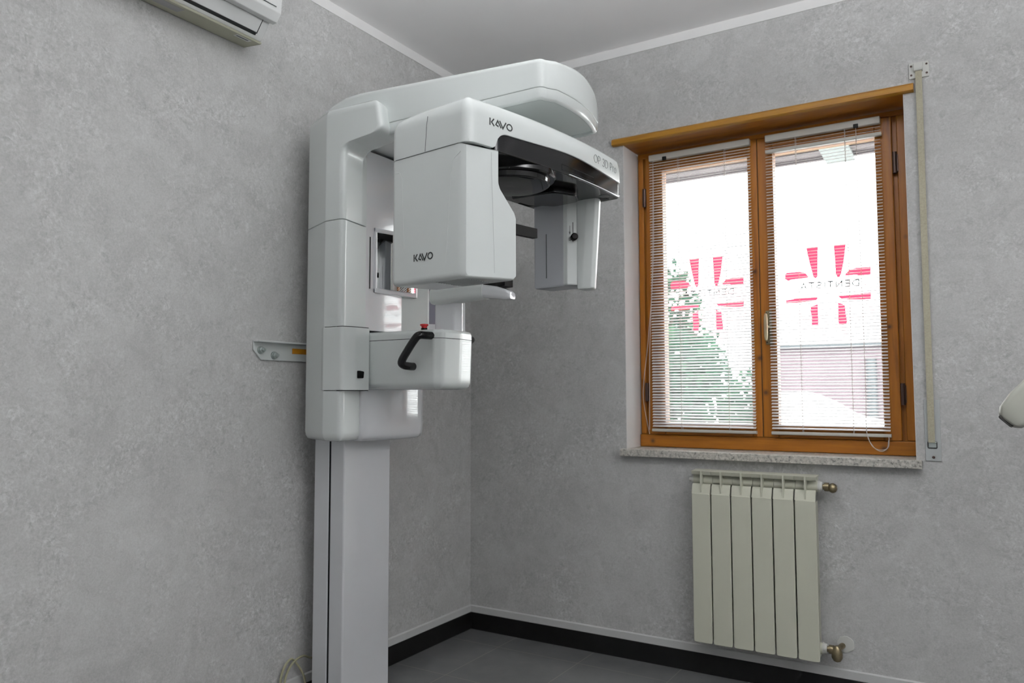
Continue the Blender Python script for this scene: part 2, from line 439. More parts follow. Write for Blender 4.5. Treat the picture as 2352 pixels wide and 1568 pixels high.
bm = B(); box(bm, 0, XR, YB-.3, YB, 0, H); struct('wall_back', bm, 'white_paint', smooth=False)
bm = B(); box(bm, -.3, XR+.3, YB-.3, WT, -.2, 0); struct('floor', bm, 'floor', smooth=False)
bm = B(); box(bm, -.3, XR+.3, YB-.3, WT, H, H+.2); struct('ceiling', bm, 'ceiling', smooth=False)
# black skirting with a pale painted band above it, and the pale band under the ceiling
bm = B(); box(bm, .0, .011, YB, 0, 0, .080); struct('baseboard_left', bm, 'skirting', bevel=.002)
bm = B(); box(bm, .011, XR, -.011, 0, 0, .080); struct('baseboard_front', bm, 'skirting', bevel=.002)
def band_profile(z0, z1, t): return [(0, z0), (t, z0), (t, z1-t*.6), (0, z1)]
bm = B(); prism(bm, band_profile(.080, .113, .007), 'y', YB, 0); struct('trim_1', bm, 'band_paint', smooth=False)
bm = B(); prism(bm, [(-u, z) for u, z in band_profile(.080, .113, .007)], 'x', .007, XR); struct('trim_2', bm, 'band_paint', smooth=False)
bm = B(); box(bm, 0, .004, YB, 0, 2.674, H); struct('trim_3', bm, 'white_paint', smooth=False)
bm = B(); box(bm, .004, XR, -.004, 0, 2.674, H); struct('trim_4', bm, 'white_paint', smooth=False)

# ------------------------------------------------------------------ window: reveals, lintel board, sill, frame, sashes
bm = B(); box(bm, OX0-.004, OX0+.0015, .001, WT, OZ0, OZ1); box(bm, OX1-.0015, OX1+.004, .001, WT, OZ0, OZ1); struct('trim_5', bm, 'white_paint', smooth=False)
bm = B(); prism(bm, [(-.022, 2.264), (-.014, 2.2595), (0, 2.2595), (0, 2.291), (-.014, 2.291), (-.022, 2.283)], 'x', .786, 2.001)
struct('trim_6', bm, 'lintel', angle=30)
bm = B(); box(bm, OX0+.002, OX1-.002, .0005, .172, 2.2595, 2.29); struct('trim_8', bm, 'woodx', smooth=False)
bm = B(); box(bm, .815, 1.984, -.034, 0, .8705, .9005); box(bm, OX0+.002, OX1-.002, 0, WT+.02, .8705, .9005)
struct('trim_7', bm, 'granite', bevel=.002)

W = struct('window_1', (lambda b: (box(b, OX0+.002, .895, .170, .235, .902, 2.258), box(b, 1.893, OX1-.002, .170, .235, .902, 2.258),
      box(b, .895, 1.893, .170, .235, .902, .985), box(b, .895, 1.893, .170, .235, 2.205, 2.258), b)[-1])(B()), 'woodz', bevel=.003, origin=(1.4, .2, .902))
# outer rebate and lighter outer lintel edge seen through the panes
bm = B(); box(bm, .895, 1.893, .236, .262, 2.178, 2.215); struct('outer_stop', bm, 'lintel', W, bevel=.003)
def sash(x0, x1, gx0, gx1):
    z0, z1, gz0, gz1 = .958, 2.233, 1.013, 2.165
    b = B()
    box(b, x0, gx0, .148, .205, z0, z1); box(b, gx1, x1, .148, .205, z0, z1)
    s = struct('sash', b, 'woodz', W, bevel=.004)
    b = B(); box(b, gx0, gx1, .1495, .2035, z0, gz0); box(b, gx0, gx1, .1495, .2035, gz1, z1)
    struct('sash_rail', b, 'woodx', s, bevel=.004)
    b = B(); box(b, gx0, gx1, .180, .184, gz0, gz1); struct('pane', b, 'glass', s, smooth=False)
    return s
sl = sash(.881, 1.3865, .960, 1.345); sr = sash(1.3885, 1.909, 1.452, 1.847)
bm = B(); box(bm, 1.3862, 1.3888, .150, .204, .96, 2.23); struct('meeting_gap', bm, 'seam', W, smooth=False)
bm = B(); box(bm, OX0+.004, OX1-.004, .150, .1705, .9015, .957); struct('bottom_rail', bm, 'woodx', W, bevel=.004)
bm = B(); box(bm, .8395, .866, .1585, .1715, .958, 2.236); box(bm, 1.925, 1.960, .1585, .1715, .958, 2.236); struct('frame_cover', bm, 'woodz', W, bevel=.004)
bm = B(); box(bm, .8395, 1.960, .156, .1715, 2.2345, 2.257); struct('head_rail', bm, 'woodx', W, bevel=.003)
for x, z in ((1.917, 2.045), (1.917, 1.138), (.874, 2.045), (.874, 1.148)):
    bm = B(); cyl(bm, (x, .147, z-.042), (x, .147, z+.042), .0085, 16); box(bm, x-.011, x+.011, .150, .158, z-.034, z+.034)
    struct('hinge', bm, 'hinge', W, angle=30)
bm = B(); box(bm, 1.4085, 1.4345, .143, .1482, 1.346, 1.489)
hp = struct('handle_plate', bm, 'brassplate', sr, bevel=.0025)
bm = B()
for z in (1.356, 1.479):
    for x in (1.4135, 1.4295): lathe(bm, (x, .1435, z), (0, -1, 0), [(0, .003), (.001, .003), (.0016, .002)], 10)
struct('screw', bm, 'seam', sr)
hb = B()
lathe(hb, (1.4235, .1435, 1.418), (0, -1, 0), [(0, .0105), (.006, .0095), (.010, .0065), (.034, .006), (.036, .005)], 16)
rng = [(1.4185 + .0075*a, .100, 1.418 + .057*b) for a, b in [(math.copysign(abs(math.cos(t))**.6, math.cos(t)), math.copysign(abs(math.sin(t))**.6, math.sin(t))) for t in [2*math.pi*i/28 for i in range(28)]]]
loft(hb, [[(x, y+d, z) if k else (1.4185+(x-1.4185)*.55, y+d, 1.418+(z-1.418)*.93) for x, y, z in rng] for d, k in ((-.003, 0), (.001, 1), (.008, 1), (.011, 0))])
struct('window_handle', hb, 'brass', sr, angle=50, label='gilt lever handle')

# ------------------------------------------------------------------ window film crosses with mirrored lettering
def pl(pts): return pts
CROSS = [
    [(-.077,.166),(-.030,.166),(-.031,.150),(-.034,.06),(-.036,.038),(-.044,.034),(-.052,.040),(-.062,.085),(-.072,.135)],
    [(.030,.166),(.077,.166),(.075,.150),(.066,.09),(.056,.045),(.050,.034),(.040,.034),(.035,.045),(.033,.11)],
    [(-.166,.040),(-.163,.063),(-.155,.067),(-.105,.067),(-.086,.062),(-.074,.050),(-.069,.040),(-.080,.038),(-.120,.036),(-.155,.034)],
    [(.068,.036),(.076,.049),(.090,.060),(.112,.065),(.166,.064),(.165,.034),(.140,.032),(.105,.036)],
    [(-.165,-.063),(-.163,-.049),(-.12,-.046),(-.037,-.044),(-.037,-.052),(-.045,-.058),(-.075,-.062),(-.12,-.064)],
    [(.038,-.044),(.11,-.041),(.165,-.038),(.163,-.066),(.12,-.066),(.075,-.062),(.050,-.055)],
    [(-.066,-.085),(-.060,-.080),(-.037,-.073),(-.037,-.163),(-.064,-.161),(-.062,-.13),(-.067,-.10)],
    [(.040,-.072),(.058,-.078),(.067,-.088),(.068,-.115),(.073,-.15),(.070,-.160),(.058,-.165),(.042,-.163),(.039,-.15)],
]
def decal(cx, cz, label):
    e = empty('window_decal', (cx, .179, cz), label, 'window sticker', 'red cross window stickers')
    for poly in CROSS:
        b = B(); prism(b, [(cx+u, cz+v) for u, v in poly], 'y', .1785, .1797); obj('film_petal', b, 'redfilm', e, smooth=False)
    b = B(); fn = lambda u, v, h: (cx + .122 - u, .1788 - h, cz + v)
    lettering(b, 'DENTISTA', fn, 0, -.009, .0245, .0042, .17, .228)
    obj('lettering', b, 'blackfilm', e, smooth=False)
decal(1.1475, 1.582, 'red film cross with dark mirrored lettering on the left pane, trees showing behind')
decal(1.6495, 1.582, 'red film cross with dark mirrored lettering on the right pane, beside the gilt window handle')

# ------------------------------------------------------------------ venetian blinds
def blind(x0, x1, tilt, label, spread_rail, cords, tiltx, cordside):
    y = .128; zt, zb = 2.232, .972
    e = empty('venetian_blind', ((x0+x1)/2, y, zb), label, 'window blind', 'venetian blinds on the window sashes')
    b = B(); box(b, x0, x1, y-.013, y+.012, zt-.028, zt); obj('headrail', b, 'rail', e, bevel=.003)
    b = B(); prism(b, rounded([(y-.010, zb), (y+.010, zb), (y+.010, zb+.013), (y-.010, zb+.013)], .004, 3), 'x', x0-.002, x1+.002); obj('bottom_rail', b, 'rail', e)
    n = 95; z0 = zb+.026; z1 = zt-.040; b = B()
    for i in range(n):
        z = z0 + (z1-z0)*i/(n-1) + random.uniform(-.0008, .0008)
        t = math.radians(tilt + random.uniform(-1.5, 1.5)); sag = random.uniform(-.0006, .0006)
        if spread_rail and i in (n-4, n-3): continue
        ct, st = math.cos(t), math.sin(t); prof = []
        for u, c in ((-.008, 0), (-.004, .0009), (.0, .0012), (.004, .0009), (.008, 0)): prof.append((u, c))
        top = [(y + u*ct - c*st, z + u*st + c*ct + .00025) for u, c in prof]; bot = [(y + u*ct - c*st, z + u*st + c*ct - .00025) for u, c in prof]
        q = top + bot[::-1]
        loft(b, [[(x, a, c + (sag if k == 1 else 0)) for a, c in q] for k, x in enumerate((x0, (x0+x1)/2, x1))])
    obj('slats', b, 'slat', e, angle=60)
    if spread_rail:
        b = B(); prism(b, rounded([(y-.010, 2.155), (y+.010, 2.155), (y+.010, 2.170), (y-.010, 2.170)], .004, 3), 'x', x0, x1+.003); obj('slat_stack_rail', b, 'rail', e)
    for c in cords:
        b = B(); tube(b, [(c, y-.0095, zt-.028), (c, y-.0095, zb+.006)], .0011, 6); tube(b, [(c, y+.0095, zt-.028), (c, y+.0095, zb+.006)], .0008, 6); obj('ladder_cord', b, 'cord', e)
    b = B(); box(b, tiltx-.009, tiltx+.009, y-.020, y-.010, zt-.034, zt-.018); obj('cord_lock', b, 'seam', e, bevel=.002)
    b = B()
    if cordside < 0:
        tube(b, smoothpath([(x0+.022, y-.014, zt-.028), (x0+.014, y-.016, 1.75), (x0-.004, y-.018, 1.35), (x0-.010, y-.020, .98)], 8), .0014, 6)
        tube(b, smoothpath([(x0+.022, y-.014, zt-.028), (x0+.018, y-.016, 1.75), (x0-.010, y-.018, 1.40), (x0-.034, y-.02, 1.20), (x0-.036, y-.02, 1.10), (x0-.010, y-.020, .96)], 8), .0012, 6)
    else:
        tube(b, smoothpath([(tiltx, y-.016, zt-.032), (tiltx+.002, y-.0165, 1.8), (tiltx+.006, y-.018, 1.2), (tiltx+.004, y-.018, 1.0), (tiltx+.024, y-.02, .94), (tiltx+.053, y-.02, .919), (tiltx+.078, y-.02, .935), (tiltx+.082, y-.02, .965), (x1-.006, y-.016, .979)], 8), .0013, 6)
        tube(b, smoothpath([(tiltx+.002, y-.018, 1.0), (tiltx+.020, y-.022, .943), (tiltx+.046, y-.023, .925), (tiltx+.074, y-.022, .931), (tiltx+.080, y-.02, .962)], 8), .0012, 6)
    obj('pull_cord', b, 'cord', e)
blind(.909, 1.3645, 27, 'white venetian blind over the left sash, a pull cord bowing out beside it', False, (1.045, 1.255), .985, -1)
blind(1.430, 1.872, 20, 'white venetian blind over the right sash, thick rail near its top, looped cord below', True, (1.552, 1.742), 1.785, 1)

# ------------------------------------------------------------------ shutter strap right of the window
st = empty('shutter_strap', (2.02, -.004, .899), 'beige roller shutter strap hanging between two wall plates right of the window', 'shutter strap')
bm = B(); box(bm, 1.987, 2.054, -.006, 0, 2.309, 2.369); gp = obj('guide_plate', bm, 'whiteplastic', st, bevel=.002)
bm = B(); prism(bm, [(-.004, 2.331), (-.018, 2.335), (-.022, 2.346), (-.018, 2.362), (-.004, 2.366)], 'x', 2.0035, 2.0335); obj('guide_hood', bm, 'whiteplastic', gp, bevel=.002)
for x in (1.995, 2.046):
    for z in (2.323, 2.357):
        bm = B(); lathe(bm, (x, -.006, z), (0, -1, 0), [(0, .0038), (.001, .0038), (.0018, .0025)], 12); obj('screw', bm, 'hinge', gp)
bm = B()
loft(bm, [[(x0_, y-.0012, z), (x0_+w, y-.0012, z), (x0_+w, y+.0006, z), (x0_, y+.0006, z)] for x0_, w, y, z in ((2.0085, .0215, -.012, 2.350), (2.0085, .0215, -.012, 2.333), (2.0065, .0215, -.0125, 1.6), (2.006, .0215, -.0125, 1.12), (2.0055, .0215, -.012, .965))])
obj('strap', bm, 'strap', st, smooth=False)
bm = B(); prism(bm, rounded([(1.9955, .899), (2.0455, .899), (2.0455, 1.118), (1.9955, 1.118)], .004, 4), 'y', -.005, 0); wp = obj('winder_plate', bm, 'plateplastic', st, bevel=.0015)
bm = B(); ribbon(bm, rounded([(2.004, .945), (2.0325, .945), (2.0325, .968), (2.004, .968)], .003, 3)+[rounded([(2.004, .945), (2.0325, .945), (2.0325, .968), (2.004, .968)], .003, 3)[0]], .0024, lambda a, b, h: (a, -.0055-h, b), h=.002); obj('strap_slot', bm, 'seam', wp)
bm = B(); cyl(bm, (2.005, -.011, .966), (2.032, -.011, .966), .0022, 10); box(bm, 2.0065, 2.030, -.0085, -.005, .9475, .963); obj('strap_roller', bm, 'steel', wp, bevel=.001)
bm = B(); lathe(bm, (2.0205, -.005, .9125), (0, -1, 0), [(0, .005), (.0012, .005), (.002, .0032), (.0012, .0015)], 16); obj('screw', bm, 'hinge', wp)

# ------------------------------------------------------------------ radiator
RX, P8 = 1.1548, .08
ra = empty('radiator', (RX+.24, -.06, .13), 'cream six-section aluminium radiator hanging on the wall under the window', 'radiator')
def rad_section(i):
    x0 = RX + P8*i; c = x0 + P8/2; b = B()
    prism(b, rounded([(x0+.0025, .152), (x0+P8-.0025, .152), (x0+P8-.0025, .740), (x0+.0025, .740)], [.009, .009, .009, .009], 4), 'y', -.103, -.095)
    sct = obj('radiator_section', b, 'radiator', ra, bevel=.0025)
    b = B()
    for x in (x0+.006, x0+P8-.0085): prism(b, [(-.095, .160), (-.040, .165), (-.040, .735), (-.095, .735)], 'x', x, x+.0025)
    box(b, c-.0025, c+.0025, -.095, -.04, .16, .735)
    prism(b, [(c-.034, .22), (c+.034, .22), (c+.034, .73), (c-.034, .73)], 'y', -.066, -.060)
    obj('convector_fin', b, 'radiator', sct, smooth=False)
    b = B()   # open top grille: two sloping louvres, header tube, central rib, top cap
    prism(b, [(-.1005, .738), (-.093, .736), (-.076, .770), (-.082, .778), (-.090, .770)], 'x', x0+.002, x0+P8-.004)
    prism(b, [(-.090, .815), (-.096, .829), (-.030, .832), (-.030, .828), (-.086, .824), (-.083, .812)], 'x', x0+.0005, x0+P8-.0005)
    box(b, c-.0028, c+.0028, -.0985, -.040, .735, .829)
    prism(b, [(-.070, .80), (-.030, .775), (-.030, .829), (-.055, .826)], 'x', x0+.002, x0+P8-.003)
    lathe(b, (x0+.0005, -.052, .790), (1, 0, 0), [(0, .021), (P8-.001, .021)], 20)
    obj('top_grille', b, 'radiator', sct, angle=30)
for i in range(6): rad_section(i)
bm = B(); lathe(bm, (RX, -.052, .190), (1, 0, 0), [(0, .0205), (.48, .0205)], 20); obj('lower_header', bm, 'radiator', ra)
bm = B(); lathe(bm, (RX, -.052, .790), (-1, 0, 0), [(0, .017), (.008, .017), (.0085, .010), (.020, .009), (.022, .006)], 16); obj('air_vent', bm, 'whiteplastic', ra)
bm = B(); lathe(bm, (RX, -.052, .190), (-1, 0, 0), [(0, .017), (.008, .017)], 16); obj('end_plug', bm, 'whiteplastic', ra)
def valve(z, body):
    x = RX+.48
    b = B(); lathe(b, (x, -.052, z), (1, 0, 0), [(0, .0215), (.006, .0215), (.007, .019), (.016, .018)], 22); v = obj('reducer_bush', b, 'whiteplastic', ra)
    b = B(); lathe(b, (x+.016, -.052, z), (1, 0, 0), [(0, .011), (.006, .011), (.0062, .0165), (.022, .0165), (.0222, .010), (.030, .010)], 12)
    if body == 'ball':
        lathe(b, (x+.036, -.052, z-.003), (1, 0, 0), [(0, .006), (.004, .014), (.011, .0185), (.018, .0185), (.026, .014), (.031, .005)], 20)
        cyl(b, (x+.050, -.052, z-.003), (x+.050, -.002, z-.003), .009, 14)
    else:
        lathe(b, (x+.050, -.058, z-.040), (0, 0, 1), [(0, .004), (.004, .013), (.016, .0195), (.034, .0195), (.050, .014), (.058, .008)], 20)
        cyl(b, (x+.050, -.052, z+.002), (x+.062, -.001, z+.006), .011, 14)
    obj('valve_body', b, 'bronze', ra, label='tarnished brass valve')
valve(.790, 'ball'); valve(.192, 'angle')
bm = B(); random.seed(3)
ring = [(1.708+(.030+random.uniform(-.003, .003))*math.cos(t), .205+(.030+random.uniform(-.003, .003))*math.sin(t)) for t in [2*math.pi*i/22 for i in range(22)]]
prism(bm, ring, 'y', -.0045, -.0002)
obj('pipe_rose', bm, 'whiteplastic', ra, bevel=.001, label='chipped pale collar where the pipe enters the wall')

# ------------------------------------------------------------------ air conditioner
AY0, AY1 = -2.23, -1.41
ac = empty('air_conditioner', (0, (AY0+AY1)/2, 2.36), 'white split air conditioner high on the left wall, cut off by the top edge', 'air conditioner')
bm = B(); prism(bm, [(.0005, 2.372), (.088, 2.362), (.100, 2.372), (.132, 2.418), (.150, 2.430), (.150, 2.64), (.0005, 2.655)], 'y', AY0, AY1); obj('casing', bm, 'acwhite', ac, bevel=.005)
bm = B(); prism(bm, rounded([(.140, 2.412), (.162, 2.414), (.182, 2.440), (.192, 2.56), (.170, 2.645), (.110, 2.662), (.110, 2.645), (.145, 2.62)], [.004, .006, .01, .03, .02, .002, 0, 0], 5), 'y', AY0-.004, AY1+.004); fp = obj('front_panel', bm, 'acwhite', ac, bevel=.003)
bm = B(); prism(bm, [(.1865, 2.454), (.1868, 2.456), (.184, 2.457), (.184, 2.454)], 'y', AY0+.01, AY1-.02); obj('panel_groove', bm, 'greyink', fp, smooth=False)
bm = B(); prism(bm, [(.104, 2.381), (.107, 2.379), (.136, 2.416), (.132, 2.419)], 'y', AY0+.05, AY1-.035); lv = obj('louver', bm, 'acwhite', ac, bevel=.001)
bm = B(); prism(bm, [(.1025, 2.3765), (.1050, 2.3760), (.1370, 2.4185), (.1345, 2.4205)], 'y', AY1-.0345, AY1-.0325); prism(bm, [(.1340, 2.4185), (.1365, 2.4165), (.1400, 2.4205), (.1375, 2.4225)], 'y', AY0+.05, AY1-.0325); obj('louver_gap', bm, 'seam', lv, smooth=False)
bm = B(); prism(bm, [(.097, 2.371), (.1015, 2.3705), (.1065, 2.3785), (.102, 2.3815)], 'y', AY0+.05, AY1-.036); obj('outlet_gap', bm, 'seam', ac, smooth=False)
bm = B(); prism(bm, [(.002, 2.364), (.090, 2.3535), (.0945, 2.358), (.088, 2.3625), (.002, 2.373)], 'y', AY0, AY1-.002); bt = obj('base_tray', bm, 'acbeige', ac, bevel=.001, label='yellowed underside tray')
def acb(u, v, h): return (u, v, 2.364-(u-.002)*.1193-h)
bm = B(); ribbon(bm, [(.055, -1.93), (.055, -1.70)], .040, acb, .0004, .05); obj('sticker', bm, 'aclabel', bt, smooth=False)
bm = B(); ribbon(bm, [(.072, -1.505), (.072, -1.445)], .022, acb, .0004, .05); obj('sticker', bm, 'acwhite', bt, smooth=False)
bm = B(); ribbon(bm, [(.072, -1.500), (.072, -1.452)], .007, acb, .0006, .05); obj('rating_print', bm, 'greyink', bt, smooth=False)

# ------------------------------------------------------------------ wall bracket behind the machine
br = empty('wall_bracket', (.01, -1.0, 1.265), 'white steel bracket bolted to the left wall behind the x-ray machine', 'bracket')
bm = B(); prism(bm, [(-1.349, 1.331), (-1.349, 1.300), (-1.314, 1.265), (-.686, 1.265), (-.651, 1.300), (-.651, 1.331)], 'x', .001, .007)
box(bm, .001, .034, -1.349, -.651, 1.327, 1.333); obj('bracket_plate', bm, 'matte_white', br, bevel=.001)
for y, z in ((-1.318, 1.300), (-1.257, 1.283), (-.682, 1.300), (-.743, 1.283)):
    bm = B(); lathe(bm, (.007, y, z), (1, 0, 0), [(0, .0145), (.0025, .0145), (.0026, .011), (.011, .011), (.012, .0065), (.022, .006), (.023, .004)], 16); obj('bolt', bm, 'steel', br, angle=30)
bm = B(); box(bm, .0072, .0078, -1.172, -1.08, 1.292, 1.312); obj('warning_label', bm, 'orange', br, smooth=False, label='amber sticker')
bm = B(); box(bm, .007, .079, -1.06, -.94, 1.27, 1.327); obj('bracket_arm', bm, 'matte_white', br, bevel=.002)

# ------------------------------------------------------------------ panoramic x-ray machine
YC = -1.0
mc = empty('dental_xray_machine', (.16, YC, 0), 'tall white panoramic dental x-ray machine standing in the room corner', 'x-ray machine')
# column with its slot
bm = B(); prism(bm, [(.085, -1.129), (.159, -1.129), (.159, -.880), (.085, -.880)], 'z', 0, 1.02); prism(bm, [(.1655, -1.129), (.234, -1.129), (.234, -.880), (.1655, -.880)], 'z', 0, 1.02)
cl = obj('column', bm, 'machine2', mc, bevel=.006)
bm = B(); box(bm, .1585, .166, -1.1265, -.8825, 0, 1.02); obj('cable_slot', bm, 'seam', cl, smooth=False)
bm = B(); box(bm, .085, .300, -1.15, -.86, 0, .012); obj('base_plate', bm, 'matte_white', cl, bevel=.003)

# carriage shells, one on each side of the front plate
def mir(poly): return [(x, 2*YC-y) for x, y in poly]
SH = [(.080, -1.176), (.246, -1.249), (.330, -1.249), (.3065, -1.134), (.300, -1.10), (.080, -1.10)]
def shell(poly, z0, z1, name, inflate=0, bev=.014, parent=mc):
    b = B(); p = inset(poly, -inflate) if inflate else poly
    prism(b, rounded(p, [.02, .018, .018, .010, 0, 0], 4), 'z', z0, z1)
    return obj(name, b, 'machine', parent, bevel=bev)
for m_ in (0, 1):
    f = mir if m_ else (lambda p: p)
    b = B(); pts = rounded(f(SH), [.02, .018, .018, .010, 0, 0], 4)
    zmap = lambda q: q
    plan_loft(b, pts, ([(0, 1.165)] if m_ else [(.022, .982), (.010, .986), (.003, .996), (0, 1.012)]) + [(0, 1.7435), (.0035, 1.7455)])
    sh = obj('side_shell', b, 'machine', mc, angle=50)
    b = B(); plan_loft(b, inset(pts, .006), [(0, 1.744), (0, 1.7475)]); obj('shell_seam', b, 'seam', sh, smooth=False)
    # upper shell reaching forward along the arm
    b = B()
    def leg(xf): return rounded(f([(.080, -1.176), (.246, -1.249), (xf, -1.249), (xf-.020, -1.134), (.300, -1.10), (.080, -1.10)]), [.02, .018, .020, .010, 0, 0], 5)
    rings = []
    for xf, ins, z in ((.330, .0035, 1.7455), (.330, 0, 1.7475), (.330, 0, 1.94), (.332, 0, 1.975), (.338, 0, 1.993), (.352, 0, 2.005), (.375, 0, 2.012), (.470, 0, 2.0215), (.485, 0, 2.026), (.495, 0, 2.033), (.501, 0, 2.046), (.4895, 0, 2.112), (.486, .003, 2.126), (.481, .008, 2.135), (.474, .014, 2.140), (.460, .018, 2.142)):
        pl2 = inset(leg(xf), ins) if ins else leg(xf)
        rings.append([(x, y, z + (.007*(.46-x)/.3 if z > 2.1 else 0)) for x, y in pl2])
    loft(b, rings)
    obj('shoulder_shell', b, 'machine', mc, angle=50)
bm = B(); prism(bm, [(.090, -1.12), (.285, -1.12), (.285, -.88), (.090, -.88)], 'z', .99, 2.02); obj('carriage_core', bm, 'seam', mc, smooth=False)
# front plate with mirror
bm = B(); box(bm, .270, .300, -1.131, -.817, 1.372, 2.03)
fp = obj('front_plate', bm, 'machine2', mc, bevel=.003)
bm = B(); box(bm, .2985, .306, -1.058, -1.046, 1.512, 1.752); prism(bm, [(.2985, -.852), (.331, -.852), (.331, -.842), (.2985, -.838)], 'z', 1.512, 1.752)
prism(bm, [(.2985, -1.058), (.306, -1.058), (.331, -.842), (.2985, -.838)], 'z', 1.512, 1.530); prism(bm, [(.2985, -1.058), (.306, -1.058), (.331, -.842), (.2985, -.838)], 'z', 1.735, 1.752)
mf = obj('mirror_frame', bm, 'machine2', fp, bevel=.002)
bm = B(); n_ = 24; xm = .303; ring0 = []
for k in range(n_+1):
    y = -1.047 + .196*k/n_; ring0.append((xm, y)); xm += .196/n_*math.tan(math.radians(15*(1-(k+.5)/n_)))
prism(bm, ring0 + [(.299, -.851), (.299, -1.047)], 'z', 1.529, 1.736); obj('mirror', bm, 'mirror', fp, angle=30)
for y in (-1.079, -.8375):
    bm = B(); box(bm, .2995, .3009 if y < -1 else .3083, y-.003, y+.003, 1.524, 1.714); obj('slot', bm, 'seam', fp, bevel=.001)
for y, z in ((-1.127+.016, 1.872), (-1.122, 1.394), (-.83, 1.402)):
    bm = B(); lathe(bm, (.2996, y, z), (1, 0, 0), [(0, .0025), (.0008, .0025)], 10); obj('screw', bm, 'seam', fp)
# display on the far shell
bm = B(); prism(bm, [(.296, -.812), (.303, -.800), (.348, -.722), (.345, -.705), (.29, -.70), (.285, -.812)], 'z', 1.385, 1.80); ds = obj('display_housing', bm, 'machine2', mc, bevel=.003)
bm = B(); prism(bm, [(.3135, -.7815), (.3410, -.7340), (.3420, -.7346), (.3148, -.7822)], 'z', 1.418, 1.78); obj('display', bm, 'screen', ds, smooth=False, label='blue-grey display pane')
# lower front cover, convex
cx_ = lambda y: .346 - (y+.90)**2/(2*.88)
pl_ = [(.09, -1.09), (.28, -1.132), (.306, -1.132)] + [(cx_(y), y) for y in (-1.122, -1.10, -1.07, -1.04, -1.01, -.98, -.95, -.92, -.89, -.86, -.84)] + [(.340, -.818), (.318, -.798), (.26, -.790), (.09, -.80)]
bm = B(); plan_loft(bm, pl_, [(.03, .975), (.018, .9775), (.008, .984), (.002, .996), (0, 1.02), (0, 1.172)]); obj('lower_cover', bm, 'machine2', mc, angle=50)
# access door wrapped over the near shell
DP = [(.228, -1.2415), (.246, -1.2515), (.334, -1.2515), (.352, -1.205), (.356, -1.136), (.300, -1.12), (.25, -1.2)]
bm = B(); prism(bm, rounded(DP, [.002, .016, .018, .03, .01, 0, 0], 4), 'z', 1.157, 1.373); dr = obj('access_door', bm, 'machine', mc, bevel=.002)
bm = B(); prism(bm, inset(rounded(DP, [.002, .016, .018, .03, .01, 0, 0], 4), .0025), 'z', 1.1545, 1.3755); obj('door_gap', bm, 'seam', dr, smooth=False)
bm = B(); prism(bm, rounded([(-1.196, 1.198), (-1.175, 1.198), (-1.172, 1.221), (-1.196, 1.224)], .003, 3), 'x', .350, .3635); obj('door_latch', bm, 'blackm', dr, bevel=.0015, label='small black latch')

# chin support arm with handles and stop button
CP = [(.29, -1.128), (.46, -1.132), (.632, -1.132), (.659, -1.116), (.668, -1.03), (.660, -.955), (.63, -.928), (.46, -.905), (.29, -.885)]
cpr = rounded(CP, [0, .1, .02, .02, .1, .02, .03, .1, 0], 6)
bm = B(); plan_loft(bm, cpr, [(.05, 1.158), (.02, 1.160), (.006, 1.168), (.001, 1.182), (0, 1.20), (-.004, 1.328)]); cb = obj('chin_support_base', bm, 'machine', mc, angle=50)
bm = B(); plan_loft(bm, inset(cpr, -.001), [(.0, 1.3275), (.0, 1.3305)]); obj('top_cover_seam', bm, 'seam', cb, smooth=False)
bm = B(); plan_loft(bm, inset(cpr, -.004), [(.0, 1.330), (0.0, 1.345), (.003, 1.354), (.010, 1.359), (.03, 1.361)]); obj('top_cover', bm, 'machine', cb, angle=50)
for sg in (-1, 1):
    yb = -1.03 + sg*(.098 if sg < 0 else .108); yo = -1.03 + sg*(.155 if sg < 0 else .150)
    bm = B(); path = smoothpath([(.624, yb, 1.337), (.618, yb+sg*.028, 1.337), (.608, yo-sg*.006, 1.336), (.594, yo, 1.322), (.565, yo+sg*.002, 1.285), (.540, yo, 1.252), (.539, yo-sg*.010, 1.240), (.546, yb+sg*.022, 1.236), (.548, yb, 1.236)], 7)
    tube(bm, path, .0135, 14); hd = obj('handle', bm, 'black', mc, angle=60, label='black grab handle')
    for q, r_ in ((path[0], path[1]), (path[-1], path[-2])):
        bm = B(); d = (q-r_).normalized(); cyl(bm, q-d*.004, q+d*.010, .0105, 14); obj('handle_socket', bm, 'blackm', hd)
bm = B(); lathe(bm, (.545, -1.072, 1.360), (0, 0, 1), [(0, .011), (.010, .011)], 18); eb = obj('stop_button_base', bm, 'blackm', mc)
bm = B(); lathe(bm, (.545, -1.072, 1.370), (0, 0, 1), [(0, .009), (.006, .010), (.009, .0145), (.013, .0145), (.014, .012)], 20); obj('stop_button', bm, 'red', eb, label='red mushroom stop button')
# post and head support arm
bm = B(); prism(bm, rounded([(.555, -1.035), (.645, -1.035), (.655, -1.0), (.645, -.965), (.555, -.965)], [.02, .012, .02, .012, .02], 4), 'z', 1.355, 1.50); obj('chin_post', bm, 'machine2', mc, bevel=.002)
bm = B()
def armr(x, y, w, z0, z1, r=.35):
    pts = rounded([(y-w, z0), (y+w, z0), (y+w, z1), (y-w, z1)], min(w, (z1-z0)/2)*.7, 5); return [(x, a, c) for a, c in pts]
loft(bm, [armr(.545, -1.02, .020, 1.462, 1.500), armr(.550, -1.02, .030, 1.455, 1.512), armr(.60, -1.02, .036, 1.452, 1.519), armr(.70, -1.025, .034, 1.458, 1.522), armr(.775, -1.03, .03, 1.461, 1.512)])
ha = obj('head_support_arm', bm, 'matte_white', mc, angle=60)
bm = B(); loft(bm, [armr(.774, -1.03, .0285, 1.462, 1.508), armr(.83, -1.035, .028, 1.455, 1.497), armr(.868, -1.04, .024, 1.450, 1.484), armr(.884, -1.04, .016, 1.452, 1.473)]); obj('grip_end', bm, 'machine2', ha, angle=60, label='glossy rounded grip tip')
